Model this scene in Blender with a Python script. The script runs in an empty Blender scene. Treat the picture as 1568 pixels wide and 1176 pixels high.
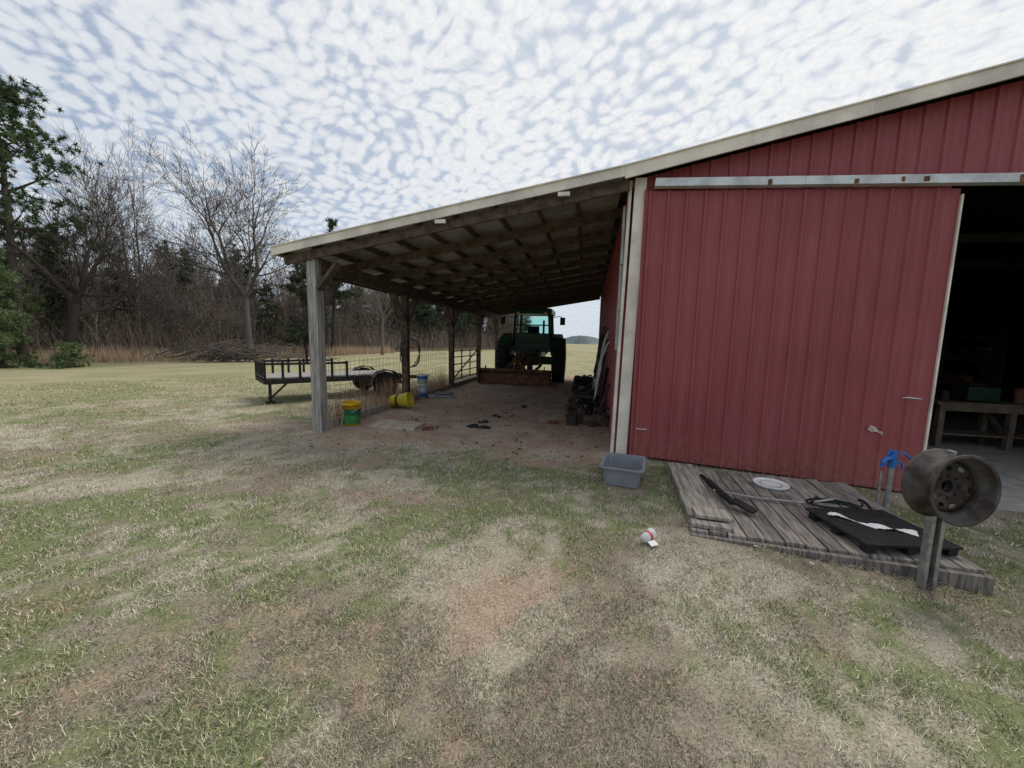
import bpy, math, random
import numpy as np
from mathutils import Matrix, Vector
random.seed(7); RG=np.random.default_rng(11)
scene=bpy.context.scene
scene.view_settings.view_transform='Standard'; scene.view_settings.look='None'
scene.view_settings.exposure=0; scene.view_settings.gamma=1
COL=scene.collection
# ------------------------------------------------------------------ node helpers
class NT:
    def __init__(s,tree): s.t=tree; s.n=tree.nodes; s.l=tree.links
    def new(s,typ,**kw):
        nd=s.n.new(typ)
        for k,v in kw.items(): setattr(nd,k,v)
        return nd
    def put(s,sock,v):
        if isinstance(v,bpy.types.NodeSocket): s.l.new(v,sock)
        elif v is not None:
            if isinstance(v,(tuple,list)) and len(v)==3 and sock.type=='RGBA': v=(*v,1)
            sock.default_value=v
    def math(s,op,a,b=None,c=None,clamp=False):
        nd=s.new('ShaderNodeMath',operation=op,use_clamp=clamp)
        s.put(nd.inputs[0],a)
        if b is not None: s.put(nd.inputs[1],b)
        if c is not None: s.put(nd.inputs[2],c)
        return nd.outputs[0]
    def vm(s,op,a,b=None):
        nd=s.new('ShaderNodeVectorMath',operation=op)
        s.put(nd.inputs[0],a)
        if b is not None: s.put(nd.inputs[1],b)
        return nd.outputs['Value'] if op in('DOT_PRODUCT','LENGTH','DISTANCE') else nd.outputs[0]
    def scale(s,a,f):
        nd=s.new('ShaderNodeVectorMath',operation='SCALE'); s.put(nd.inputs[0],a); s.put(nd.inputs['Scale'],f); return nd.outputs[0]
    def noise(s,vec,scale,detail=3,rough=.5,dist=0):
        nd=s.new('ShaderNodeTexNoise'); s.put(nd.inputs['Vector'],vec)
        nd.inputs['Scale'].default_value=scale; nd.inputs['Detail'].default_value=detail
        nd.inputs['Roughness'].default_value=rough; nd.inputs['Distortion'].default_value=dist
        return nd.outputs[0]
    def noise2(s,vec,scale,detail=1,rough=.5):
        nd=s.new('ShaderNodeTexNoise',noise_dimensions='2D'); s.put(nd.inputs['Vector'],vec)
        nd.inputs['Scale'].default_value=scale; nd.inputs['Detail'].default_value=detail
        nd.inputs['Roughness'].default_value=rough
        return nd.outputs[0]
    def rng(s,v,a,b,c=0,d=1,smooth=True):
        nd=s.new('ShaderNodeMapRange'); 
        if smooth: nd.interpolation_type='SMOOTHSTEP'
        s.put(nd.inputs[0],v)
        for i,x in enumerate((a,b,c,d)): s.put(nd.inputs[1+i],x)
        return nd.outputs[0]
    def mix(s,f,a,b,mode='MIX'):
        nd=s.new('ShaderNodeMix',data_type='RGBA',blend_type=mode)
        s.put(nd.inputs[0],f); s.put(nd.inputs[6],a); s.put(nd.inputs[7],b)
        return nd.outputs[2]
    def mapping(s,vec,scale=(1,1,1),rot=(0,0,0),loc=(0,0,0)):
        nd=s.new('ShaderNodeMapping'); s.put(nd.inputs[0],vec)
        nd.inputs[1].default_value=loc; nd.inputs[2].default_value=rot; nd.inputs[3].default_value=scale
        return nd.outputs[0]
def newmat(name):
    m=bpy.data.materials.new(name); m.use_nodes=True
    t=NT(m.node_tree); b=m.node_tree.nodes['Principled BSDF']
    return m,t,b
def mat(name,col,rough=.7,metal=0,var=.25,scale=6,col2=None,bump=0,stretch=(1,1,1),spec=.3,trans=0):
    m,t,b=newmat(name)
    co=t.new('ShaderNodeTexCoord').outputs['Object']
    v=t.mapping(co,stretch)
    n=t.noise(v,scale,3,.6)
    c2=col2 if col2 else tuple(x*(1-var) for x in col)
    c1=tuple(min(1,x*(1+var*.4)) for x in col)
    f=t.rng(n,.35,.65)
    t.put(b.inputs['Base Color'],t.mix(f,c1,c2))
    b.inputs['Roughness'].default_value=rough; b.inputs['Metallic'].default_value=metal
    b.inputs['Specular IOR Level'].default_value=spec
    if bump:
        bn=t.new('ShaderNodeBump'); bn.inputs['Strength'].default_value=bump; bn.inputs['Distance'].default_value=.02
        t.l.new(t.noise(v,scale*4,2,.6),bn.inputs['Height']); t.l.new(bn.outputs[0],b.inputs['Normal'])
    return m
def flatmat(name,col,rough=.95):
    m,t,b=newmat(name); at=t.new('ShaderNodeObjectInfo').outputs['Random']
    t.put(b.inputs['Base Color'],t.mix(at,col,tuple(x*.65 for x in col))); b.inputs['Roughness'].default_value=rough; b.inputs['Specular IOR Level'].default_value=.1
    return m
def rndmat(name,ca,cb,rough=.8):
    m,t,b=newmat(name)
    at=t.new('ShaderNodeAttribute',attribute_name='rnd')
    t.put(b.inputs['Base Color'],t.mix(at.outputs['Fac'],ca,cb))
    b.inputs['Roughness'].default_value=rough; b.inputs['Specular IOR Level'].default_value=.15
    return m
# ------------------------------------------------------------------ mesh helpers
class MB:
    def __init__(s): s.v=[];s.f=[];s.m=[];s.mats=[];s.sm=[]
    def mi(s,mat):
        if mat not in s.mats: s.mats.append(mat)
        return s.mats.index(mat)
    def add(s,vs,fs,mat,smooth=False):
        o=len(s.v); s.v+= [tuple(v) for v in vs]; k=s.mi(mat)
        for f in fs: s.f.append(tuple(i+o for i in f)); s.m.append(k); s.sm.append(smooth)
    def boxm(s,M,mat):
        vs=[M@Vector((x,y,z)) for x in(-.5,.5) for y in(-.5,.5) for z in(-.5,.5)]
        s.add(vs,[(0,1,3,2),(4,6,7,5),(0,4,5,1),(2,3,7,6),(0,2,6,4),(1,5,7,3)],mat)
    def box(s,c,d,mat,rz=0,rx=0,ry=0):
        M=Matrix.Translation(c)@Matrix.Rotation(rz,4,'Z')@Matrix.Rotation(ry,4,'Y')@Matrix.Rotation(rx,4,'X')@Matrix.Diagonal((*d,1))
        s.boxm(M,mat)
    def beam(s,p0,p1,w,h,mat,up=(0,0,1)):
        p0=Vector(p0);p1=Vector(p1);d=p1-p0;L=d.length;d.normalize()
        u=Vector(up); x=d.cross(u)
        if x.length<1e-3: x=d.cross(Vector((0,1,0)))
        x.normalize(); z=x.cross(d)
        M=Matrix((( x.x*w,d.x*L,z.x*h,(p0.x+p1.x)/2),(x.y*w,d.y*L,z.y*h,(p0.y+p1.y)/2),(x.z*w,d.z*L,z.z*h,(p0.z+p1.z)/2),(0,0,0,1)))
        s.boxm(M,mat)
    def lathe(s,prof,o,ax,mat,n=24,closed=False,smooth=True,phase=0):
        o=Vector(o);ax=Vector(ax).normalized(); a=ax.orthogonal().normalized(); b=ax.cross(a)
        vs=[];fs=[]
        for (r,h) in prof:
            for i in range(n):
                t=2*math.pi*i/n+phase; vs.append(o+ax*h+(a*math.cos(t)+b*math.sin(t))*r)
        m=len(prof); R=m if closed else m-1
        for j in range(R):
            j2=(j+1)%m
            for i in range(n):
                i2=(i+1)%n; fs.append((j*n+i,j*n+i2,j2*n+i2,j2*n+i))
        s.add(vs,fs,mat,smooth)
    def cyl(s,p0,p1,r0,mat,r1=None,n=12):
        p0=Vector(p0);p1=Vector(p1); r1=r0 if r1 is None else r1; L=(p1-p0).length
        s.lathe([(.0005,0),(r0,0)],p0,p1-p0,mat,n,smooth=False)
        s.lathe([(r0,0),(r1,L)],p0,p1-p0,mat,n)
        s.lathe([(r1,L),(.0005,L)],p0,p1-p0,mat,n,smooth=False)
    def tube(s,pts,r,mat,n=6):
        pts=[Vector(p) for p in pts]; vs=[];fs=[]
        for i,p in enumerate(pts):
            d=(pts[min(i+1,len(pts)-1)]-pts[max(i-1,0)]).normalized()
            a=d.cross(Vector((0.13,.21,.97))).normalized(); b=d.cross(a)
            for k in range(n):
                t=2*math.pi*k/n; vs.append(p+(a*math.cos(t)+b*math.sin(t))*r)
        for i in range(len(pts)-1):
            for k in range(n):
                k2=(k+1)%n; fs.append((i*n+k,i*n+k2,(i+1)*n+k2,(i+1)*n+k))
        s.add(vs,fs,mat,True)
    def build(s,name,parent=None,loc=None,rz=0,bevel=0):
        me=bpy.data.meshes.new(name); me.from_pydata(s.v,[],s.f)
        for m in s.mats: me.materials.append(m)
        me.polygons.foreach_set('material_index',s.m); me.polygons.foreach_set('use_smooth',s.sm)
        me.update(); ob=bpy.data.objects.new(name,me); COL.objects.link(ob)
        if loc is not None: ob.location=loc
        ob.rotation_euler[2]=rz
        if parent: ob.parent=parent
        if bevel:
            md=ob.modifiers.new('bevel','BEVEL'); md.width=bevel; md.segments=2; md.limit_method='ANGLE'
        return ob
def empty(name,loc=(0,0,0),rz=0,parent=None):
    e=bpy.data.objects.new(name,None); COL.objects.link(e); e.location=loc; e.rotation_euler[2]=rz
    e.empty_display_size=.2
    if parent: e.parent=parent
    return e
def npmesh(name,V,F,mats,rnd=None,midx=None,smooth=False,col=None):
    me=bpy.data.meshes.new(name); V=np.asarray(V,np.float32); F=np.asarray(F,np.int32)
    me.vertices.add(len(V)); me.vertices.foreach_set('co',V.ravel())
    k=F.shape[1]; me.loops.add(F.size); me.loops.foreach_set('vertex_index',F.ravel())
    me.polygons.add(len(F)); me.polygons.foreach_set('loop_start',np.arange(0,F.size,k,dtype=np.int32))
    if not isinstance(mats,(list,tuple)): mats=[mats]
    for m in mats: me.materials.append(m)
    if midx is not None: me.polygons.foreach_set('material_index',np.asarray(midx,np.int32))
    me.polygons.foreach_set('use_smooth',np.full(len(F),smooth))
    me.update(calc_edges=True)
    if rnd is not None:
        a=me.attributes.new('rnd','FLOAT','POINT'); a.data.foreach_set('value',np.asarray(rnd,np.float32))
    if col is not None:
        a=me.attributes.new('col','FLOAT_COLOR','POINT'); c4=np.ones((len(V),4),np.float32); c4[:,:3]=col; a.data.foreach_set('color',c4.ravel())
    return me
def mobj(name,me,parent=None,loc=(0,0,0),rz=0,sc=1):
    ob=bpy.data.objects.new(name,me); COL.objects.link(ob); ob.location=loc; ob.rotation_euler[2]=rz
    ob.scale=(sc,sc,sc) if not isinstance(sc,tuple) else sc
    if parent: ob.parent=parent
    return ob
# ------------------------------------------------------------------ frame of the building
CX,CY=1.56,5.47; TH=math.radians(11)
W=(math.cos(TH),-math.sin(TH)); N=(math.sin(TH),math.cos(TH))
def loc2w(s,d,z=0): return (CX+s*W[0]+d*N[0], CY+s*W[1]+d*N[1], z)
def sstep(a,b,x):
    t=np.clip((x-a)/(b-a),0,1); return t*t*(3-2*t)
def terr(x,y):
    x=np.asarray(x,float);y=np.asarray(y,float)
    z=-.06*np.clip(x-1.56,0,3.9)
    z=z-.38*sstep(-7,-27,x)*sstep(3,22,y)
    z=z+.010*np.sin(x*1.9+.7*y)*np.sin(y*2.3-.4*x)*sstep(60,20,np.hypot(x,y))
    return z
# ------------------------------------------------------------------ world
SUN_AZ=math.radians(42); SUN_EL=math.radians(60)
sd=Vector((math.sin(SUN_AZ)*math.cos(SUN_EL),math.cos(SUN_AZ)*math.cos(SUN_EL),math.sin(SUN_EL)))
wd=bpy.data.worlds.new('World'); scene.world=wd; wd.use_nodes=True
t=NT(wd.node_tree); bg=wd.node_tree.nodes['Background']
sky=t.new('ShaderNodeTexSky',sky_type='NISHITA'); sky.sun_disc=False; sky.sun_elevation=SUN_EL; sky.sun_rotation=SUN_AZ
dirv=t.new('ShaderNodeTexCoord').outputs['Generated']
sep=t.new('ShaderNodeSeparateXYZ'); t.l.new(dirv,sep.inputs[0])
zz=t.math('MAXIMUM',sep.outputs[2],.0)
zc=t.math('ADD',zz,.22)
cmb=t.new('ShaderNodeCombineXYZ'); t.l.new(t.math('DIVIDE',sep.outputs[0],zc),cmb.inputs[0]); t.l.new(t.math('DIVIDE',sep.outputs[1],zc),cmb.inputs[1])
uv=cmb.outputs[0]
wv=t.new('ShaderNodeTexNoise',noise_dimensions='2D'); t.l.new(uv,wv.inputs['Vector']); wv.inputs['Scale'].default_value=3.2; wv.inputs['Detail'].default_value=1
warp=t.vm('ADD',uv,t.vm('MULTIPLY',t.vm('SUBTRACT',wv.outputs['Color'],(.5,.5,.5)),(.11,.11,0)))
rot=t.mapping(warp,(1,1,1),(0,0,math.radians(-40)))
vor=t.new('ShaderNodeTexVoronoi',feature='F1',voronoi_dimensions='2D'); t.l.new(t.mapping(rot,(1.0,.80,1)),vor.inputs['Vector']); vor.inputs['Scale'].default_value=23; vor.inputs['Randomness'].default_value=.8
cell=t.noise2(t.mapping(rot,(1.0,.80,1)),20,1,.5)
cell2=t.noise2(t.mapping(rot,(1,1.,1),loc=(3,7,0)),52,3,.65)
big=t.noise2(uv,1.7,2,.55)
v=t.math('ADD',t.math('MULTIPLY',cell,.42),t.math('MULTIPLY',cell2,.30))
v=t.math('ADD',v,t.math('MULTIPLY',t.math('SUBTRACT',.62,vor.outputs['Distance']),.40))
v=t.math('ADD',v,t.math('MULTIPLY',t.math('SUBTRACT',big,.5),.24))
sundot=t.vm('DOT_PRODUCT',dirv,tuple(sd))
v=t.math('ADD',v,t.rng(sundot,-.2,1,-.03,.06,False))
cov=t.rng(v,.27,.54)
haze=t.rng(zz,.02,.34,1,0)
gap=t.mix(.65,sky.outputs[0],(3.4,4.1,5.2))
gap=t.mix(t.rng(sundot,.1,1.,0,.75),gap,(5.6,6.0,6.6))
cl=t.mix(t.rng(sundot,-.1,1.),(5.7,6.1,6.7),(8.1,8.1,8.0))
cl=t.mix(t.rng(cell2,.3,.7,.0,.3),cl,(5.0,5.4,6.1))
cc=t.mix(t.math('MULTIPLY',cov,.92),gap,cl)
cc=t.mix(t.math('MULTIPLY',haze,.75),cc,(5.3,5.9,6.6))
below=t.rng(sep.outputs[2],-.05,0)
cc=t.mix(below,(1.6,1.5,1.2),cc)
t.l.new(cc,bg.inputs[0]); bg.inputs[1].default_value=.12
sl=bpy.data.lights.new('sun','SUN'); sl.energy=2.4; sl.angle=math.radians(22); sl.color=(1,.95,.88)
so=bpy.data.objects.new('sun',sl); COL.objects.link(so); so.rotation_euler=sd.to_track_quat('Z','Y').to_euler(); so.location=(20,20,30)
# ------------------------------------------------------------------ camera
cd=bpy.data.cameras.new('camera'); cam=bpy.data.objects.new('camera',cd); COL.objects.link(cam)
cd.sensor_width=36; cd.lens=36*590/1568; cd.clip_end=4000; cd.clip_start=.05
cam.matrix_world=Matrix.Translation((0,0,1.6))@Matrix.Rotation(math.radians(83.6),4,'X')@Matrix.Rotation(.025,4,'Z')
scene.camera=cam
# ------------------------------------------------------------------ ground colour (value noise stored on the mesh)
_h=np.random.default_rng(5).random((256,256))
def vnoise(x,y):
    xi=np.floor(x).astype(int); yi=np.floor(y).astype(int); fx=x-xi; fy=y-yi; fx=fx*fx*(3-2*fx); fy=fy*fy*(3-2*fy)
    g=lambda i,j:_h[(xi+i)&255,(yi+j)&255]
    return (g(0,0)*(1-fx)+g(1,0)*fx)*(1-fy)+(g(0,1)*(1-fx)+g(1,1)*fx)*fy
def fbm(x,y,s,o=4,r=.55,off=0):
    a=1;tot=0;v=0; x=x*s+off; y=y*s+off*1.7
    c,sn=math.cos(.6),math.sin(.6)
    for k in range(o):
        v=v+a*vnoise(x,y); tot+=a; a*=r; x,y=(x*c-y*sn)*2.03+17.3,(x*sn+y*c)*2.03+5.1
    return v/tot
def gcol(x,y):
    x=np.asarray(x,float); y=np.asarray(y,float)
    wx=x+.9*(fbm(x,y,.9,3,.6,51)-.5); wy=y+.9*(fbm(x,y,.9,3,.6,63)-.5)
    def ell(cx,cy,rx,ry,soft=.5): return sstep(1+soft,1-soft,np.hypot((wx-cx)/rx,(wy-cy)/ry))
    L=lambda a,b,f:a+(b-a)*f[...,None]
    A=lambda *v:np.array(v)
    n1=fbm(wx,wy,.8,4,.62,2); n2=fbm(wx,wy,2.6,5,.72,9); n4=fbm(wx,wy,1.5,5,.7,31); n5=fbm(x,y,11,3,.65,3); n6=fbm(x,y,6.5,3,.6,41)
    g=.26*n1+.34*n2+.22*n5+.18*n6
    g=g+.085*ell(.2,4.5,2.8,.8,.8)+.06*ell(-2.4,3.0,2.2,.8,.8)+.085*ell(4.2,1.9,2.2,1.7,.8)+.055*ell(-1.8,1.6,1.4,.6,.8)-.075*ell(.4,1.4,1.8,1.1,.8)-.06*ell(-1.2,4.0,1.8,.5,.8)
    gm=sstep(.47,.585,g)
    straw=L(A(.48,.43,.335),A(.31,.265,.20),sstep(.38,.62,n4)); green=L(A(.125,.18,.06),A(.245,.275,.12),n2)
    c=L(straw+np.zeros(x.shape+(3,)),green,gm*.88)
    far=sstep(7,16,np.hypot(x,y))
    c=L(c,L(A(.44,.38,.23)+0*straw,A(.29,.29,.145)+0*straw,sstep(.35,.65,.5*n1+.5*n2)),far*.75)
    dirt=L(A(.52,.39,.30)+0*straw,A(.38,.275,.20)+0*straw,n5)
    dm=np.clip(sstep(.60,.70,.55*n4+.45*n5)*.6+ell(.12,2.15,.34,.50,.8)*sstep(.36,.52,n2)*.95+ell(-1.3,3.9,.9,.28,.8)*sstep(.45,.58,n4)*.6,0,1)*(1-far)
    s=(x-CX)*W[0]+(y-CY)*W[1]; d=(x-CX)*N[0]+(y-CY)*N[1]
    c=L(c,dirt,dm)
    w=(n4-.5)*3.4; sm=sstep(-1.15,.1,d+w)*sstep(-5.3,-4.7,s+.35*w)*sstep(14.2,13.2,d)*sstep(.3,0,s)
    fl=L(A(.58,.42,.31)+0*straw,A(.34,.24,.175)+0*straw,n5); fl=L(fl,A(.56,.45,.35)+0*straw,sstep(.4,.7,n2))
    c=L(c,fl,sm)
    b2=ell(-4.2,6.6,1.1,.55,.6)*sstep(.3,.6,n2); c=L(c,A(.54,.42,.33)+0*straw,b2)
    return c,gm,dm,sm,b2
gm_,t,b=newmat('ground_soil_turf')
at=t.new('ShaderNodeAttribute',attribute_name='col').outputs['Color']
P=t.new('ShaderNodeNewGeometry').outputs['Position']
fine=t.noise(P,75,3,.75)
t.put(b.inputs['Base Color'],t.scale(at,t.rng(fine,.33,.67,.45,1.1,False))); b.inputs['Roughness'].default_value=.95; b.inputs['Specular IOR Level'].default_value=.1
bn=t.new('ShaderNodeBump'); bn.inputs['Strength'].default_value=.7; bn.inputs['Distance'].default_value=.02
t.l.new(fine,bn.inputs['Height']); t.l.new(bn.outputs[0],b.inputs['Normal'])
far_=[-3000,-1500,-700,-350,-180,-100,100,180,350,700,1500,3000]
ax=np.unique(np.round(np.concatenate([np.arange(-11,9,.06),np.linspace(-60,60,121),far_]),3)); ay=np.unique(np.round(np.concatenate([np.arange(0,14,.06),np.linspace(-60,60,121),far_]),3))
X,Y=np.meshgrid(ax,ay,indexing='ij'); Z=terr(X,Y); n=len(ay)
V=np.stack([X.ravel(),Y.ravel(),Z.ravel()],1)
i,j=np.meshgrid(np.arange(len(ax)-1),np.arange(n-1),indexing='ij'); a=(i*n+j).ravel()
F=np.stack([a,a+n,a+n+1,a+1],1)
mobj('ground',npmesh('ground',V,F,gm_,smooth=True,col=gcol(X.ravel(),Y.ravel())[0]))
# grass blades
bm_,t,b=newmat('grass_blades')
t.l.new(t.new('ShaderNodeAttribute',attribute_name='col').outputs['Color'],b.inputs['Base Color']); b.inputs['Roughness'].default_value=.7; b.inputs['Specular IOR Level'].default_value=.2
NB=760000
r=np.exp(RG.uniform(math.log(.75),math.log(18),NB)); az=RG.uniform(-1.1,1.1,NB)
x=r*np.sin(az); y=r*np.cos(az)
s=(x-CX)*W[0]+(y-CY)*W[1]; d=(x-CX)*N[0]+(y-CY)*N[1]
keep=~((s>0)&(d>-.04))&~((s>3.7)&(d>-.3))
px=(x-1.56)*math.cos(.27)-(y-3.10)*math.sin(.27); py=(x-1.56)*math.sin(.27)+(y-3.1)*math.cos(.27)
keep&=~((px>-.0)&(px<1.95)&(py>0)&(py<1.9))
x=x[keep];y=y[keep];r=r[keep]
c,gmk,dm,sm,b2=gcol(x,y)
cl=fbm(x,y,5.5,4,.68,77); pk=(1-.85*dm)*(1-.985*sm)*(1-.7*b2)*(.16+.84*sstep(.38,.55,cl))
k=RG.random(len(x))<pk; x=x[k];y=y[k];r=r[k];c=c[k];gmk=gmk[k];cl=cl[k];n=len(x)
L=RG.uniform(.010,.032,n)*(.55+.9*cl)*(1+.02*r)*(1+.35*gmk); wd_=RG.uniform(.0006,.0014,n)*(1+.38*r)
ph=RG.uniform(0,2*math.pi,n)+3*fbm(x,y,7,2,.5,13); lean=np.where(RG.random(n)<.68,RG.uniform(.8,1.0,n),RG.uniform(.35,.8,n)); up=np.sqrt(np.clip(1.03-lean**2,0,1))
z=terr(x,y)
root=np.stack([x,y,z-.002],1); tip=root+np.stack([np.cos(ph)*lean*L,np.sin(ph)*lean*L,up*L*.9+.006],1)
side=np.stack([-np.sin(ph)*wd_,np.cos(ph)*wd_,np.zeros(n)],1)
V=np.empty((n,3,3)); V[:,0]=root-side; V[:,1]=root+side; V[:,2]=tip
rv=RG.random(n); br=.50+1.6*rv**1.8
strw=np.array([.56,.505,.40])
mixw=np.where((gmk>.3)&(RG.random(n)<.38),.85,0)[:,None]
c=c*(1-mixw)+strw*.8*mixw
gk=((gmk<.3)&(RG.random(n)<.10))[:,None]; c=np.where(gk,np.array([.18,.23,.09]),c)
c=np.clip(c*br[:,None],0,.85)
mobj('grass',npmesh('grass',V.reshape(-1,3),np.arange(3*n).reshape(-1,3),bm_,col=np.repeat(c,3,0)))
nl=90; r=np.exp(RG.uniform(math.log(1.2),math.log(9),nl)); az=RG.uniform(-1.1,1.0,nl); x=r*np.sin(az); y=r*np.cos(az)
s=(x-CX)*W[0]+(y-CY)*W[1]; d=(x-CX)*N[0]+(y-CY)*N[1]; k=(d<-.4)|(s<-5); x=x[k];y=y[k];nl=len(x)
z=terr(x,y)+.018; ph=RG.uniform(0,6.28,nl); sz=RG.uniform(.005,.011,nl)
V=np.empty((nl,4,3))
for q,(aa,bb,zz_) in enumerate(((-1.5,0,0),(0,-.7,.3),(1.6,0,0),(0,.7,.5))):
    V[:,q,0]=x+sz*(aa*np.cos(ph)-bb*np.sin(ph)); V[:,q,1]=y+sz*(aa*np.sin(ph)+bb*np.cos(ph)); V[:,q,2]=z+zz_*sz
mobj('fallen_leaves',npmesh('fallen_leaves',V.reshape(-1,3),np.arange(4*nl).reshape(-1,4),rndmat('dead_leaf',(.28,.17,.10),(.55,.42,.30)),rnd=np.repeat(RG.random(nl),4)))
# ------------------------------------------------------------------ materials
def redmat(name):
    m,t,b=newmat(name); co=t.new('ShaderNodeTexCoord').outputs['Object']
    n1=t.noise(co,.5,2,.6); n2=t.noise(t.mapping(co,(6,6,.6)),2,3,.6); n3=t.noise(co,14,3,.7)
    c=t.mix(t.rng(n1,.3,.7),(.245,.045,.050),(.30,.066,.071))
    c=t.mix(t.rng(n2,.42,.75,0,.5),c,(.33,.110,.112))
    sp=t.new('ShaderNodeSeparateXYZ'); t.l.new(co,sp.inputs[0])
    low=t.math('MULTIPLY',t.rng(sp.outputs[2],.6,-.15),t.rng(n3,.32,.68))
    c=t.mix(t.math('MULTIPLY',low,.6),c,(.31,.17,.12))
    t.put(b.inputs['Base Color'],c); t.put(b.inputs['Roughness'],t.rng(n2,.3,.7,.40,.55)); b.inputs['Specular IOR Level'].default_value=.4
    bn=t.new('ShaderNodeBump'); bn.inputs['Strength'].default_value=.25; bn.inputs['Distance'].default_value=.03
    t.l.new(t.noise(t.mapping(co,(2.2,2.2,.8)),2.2,2,.5),bn.inputs['Height']); t.l.new(bn.outputs[0],b.inputs['Normal'])
    return m
RED=redmat('red_metal_siding')
TRIM=mat('cream_trim',(.75,.69,.60),.6,var=.24,scale=2)
RAILM=mat('galvanized_rail',(.60,.63,.65),.5,.15,var=.25,scale=3)
WOODG=mat('weathered_post_wood',(.36,.345,.315),.9,var=.45,scale=3,stretch=(8,8,.6),bump=.5)
WOODB=mat('brown_framing_wood',(.115,.083,.062),.85,var=.45,scale=4,stretch=(2,2,2))
WOODD=mat('dark_old_wood',(.06,.045,.036),.9,var=.4,scale=4)
WOODL=mat('pale_lumber',(.42,.34,.25),.85,var=.3,scale=5)
SHEET=mat('roof_sheet_underside',(.37,.355,.34),.6,.1,var=.35,scale=1.6)
ROOFT=mat('roof_metal',(.42,.40,.37),.5,.2,var=.15)
CONC=mat('concrete',(.42,.40,.37),.9,var=.2,scale=5,bump=.2)
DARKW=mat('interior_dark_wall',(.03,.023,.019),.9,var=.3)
BLACK=mat('black_plastic',(.018,.018,.020),.55,var=.3)
IRON=mat('dark_iron',(.045,.040,.037),.7,.2,var=.4)
RUST=mat('rusty_iron',(.19,.085,.05),.85,.1,var=.45,scale=9)
GALV=mat('galvanized_pipe',(.38,.38,.37),.45,.6,var=.3,scale=14)
WHITE=mat('white_plastic',(.75,.75,.74),.45,var=.08)
# ------------------------------------------------------------------ barn
barn=empty('red_barn',(CX,CY,0),-TH)
def ribbed(name,s0,s1,zb,zt,off,parent,axis='s',pitch=.2286,start=None,flip=False,h=.022):
    xs=[(s0,0)]
    k=(start if start is not None else s0+.06)
    while k<s1-.06:
        for a,o in ((-.030,0),(-.014,h),(.014,h),(.030,0)): 
            if s0<k+a<s1: xs.append((k+a,o))
        for q in (1/3,2/3):
            m=k+pitch*q
            for a,o in ((-.012,0),(0,.004),(.012,0)):
                if m+a<s1: xs.append((m+a,o))
        k+=pitch
    xs.append((s1,0)); xs.sort()
    V=[];F=[]
    for x_,o in xs:
        for z_ in (zb(x_),zt(x_)):
            V.append((x_,off-o,z_) if axis=='s' else (off-o,x_,z_))
    for i in range(len(xs)-1): F.append((2*i,2*i+2,2*i+3,2*i+1))
    mb=MB(); mb.add(V,F,RED); return mb.build(name,parent)
def lean(s): return 3.86+(s+.12)*.169
RID=6.5
def roofz(s): return 3.86+(s+.12)*.206 if s<=RID else 3.86+(RID+.12)*.206-(s-RID)*.206
LEN=13.2; gb=lambda s:-.062*s-.02
gz=lambda s: roofz(s)-.10
hd=lambda s:3.70-.038*s
ribbed('front_gable',0,6.5,lambda s:hd(s)+.0,gz,0,barn)
ribbed('front_gable_far',6.5,13,lambda s:3.45,gz,0,barn)
ribbed('front_wall',.02,3.62,gb,lambda s:hd(s)+.0,.003,barn)
ribbed('front_wall_far',7.5,13,lambda s:-.35,lambda s:3.45,0,barn)
ribbed('sliding_door',.17,3.66,lambda s:gb(s)+.06,lambda s:hd(s)-.08,-.075,barn)
ribbed('side_wall',0,LEN,lambda s:-.05,lambda s:3.80,-.0,barn,axis='d')
mb=MB()
mb.box((3.672,-.07,1.60),(.022,.06,3.62),TRIM)
mb.box((.165,-.07,1.83),(.02,.05,3.6),RED)
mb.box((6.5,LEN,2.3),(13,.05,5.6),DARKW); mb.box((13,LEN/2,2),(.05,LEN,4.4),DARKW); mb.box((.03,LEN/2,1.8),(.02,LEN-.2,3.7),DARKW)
mb.build('door_edges_and_rear_walls',barn)
mb=MB()
mb.box((.075,-.02,1.88),(.15,.05,3.84),TRIM,ry=.015); mb.box((-.05,.08,1.88),(.04,.16,3.82),TRIM,ry=.015)
mb.build('corner_trim',barn,bevel=.004)
mb=MB()
s0=.27
for s1 in (2.0,4.2,7.6):
    mb.beam((s0,-.13,3.695-.038*s0),(s1-.004,-.13,3.695-.038*s1),.10,.10+random.uniform(-.006,.006),RAILM); s0=s1
for s1 in (1.62,2.55,3.02,3.25,4.15,4.6,5.8): mb.box((s1-.01,-.182,3.695-.038*s1+random.uniform(-.02,.02)),(random.uniform(.03,.06),.006,random.uniform(.05,.085)),RUST)
mb.build('door_track',barn)
mb=MB()
mb.tube([(3.36,-.10,1.02),(3.36,-.15,1.03),(3.52,-.15,1.02),(3.52,-.10,1.01)],.008,RAILM)
mb.tube([(.23,-.10,.42),(.23,-.14,.42),(.36,-.14,.42),(.36,-.10,.42)],.007,RAILM)
mb.build('door_handles',barn)
mb=MB()
mb.add([(3.02,-.0985,.60),(3.08,-.0985,.565),(3.12,-.0985,.575),(3.20,-.0985,.54),(3.19,-.0985,.58),(3.13,-.0985,.60),(3.12,-.0985,.63),(3.05,-.0985,.65)],[(0,1,2,3,4,5,6,7)],mat('scuffed_paint',(.62,.50,.48),.7,var=.5,scale=20))
mb.build('paint_scuff',barn)
mb=MB()
for zrow in (.42,1.05,1.7,2.4,3.1):
    k=.23+.1
    while k<3.6:
        mb.box((k-.0,-.080,zrow-.04*k+.0),(.008,.008,.008),GALV); k+=.2286
mb.build('siding_screws',barn)
mb=MB()
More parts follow.
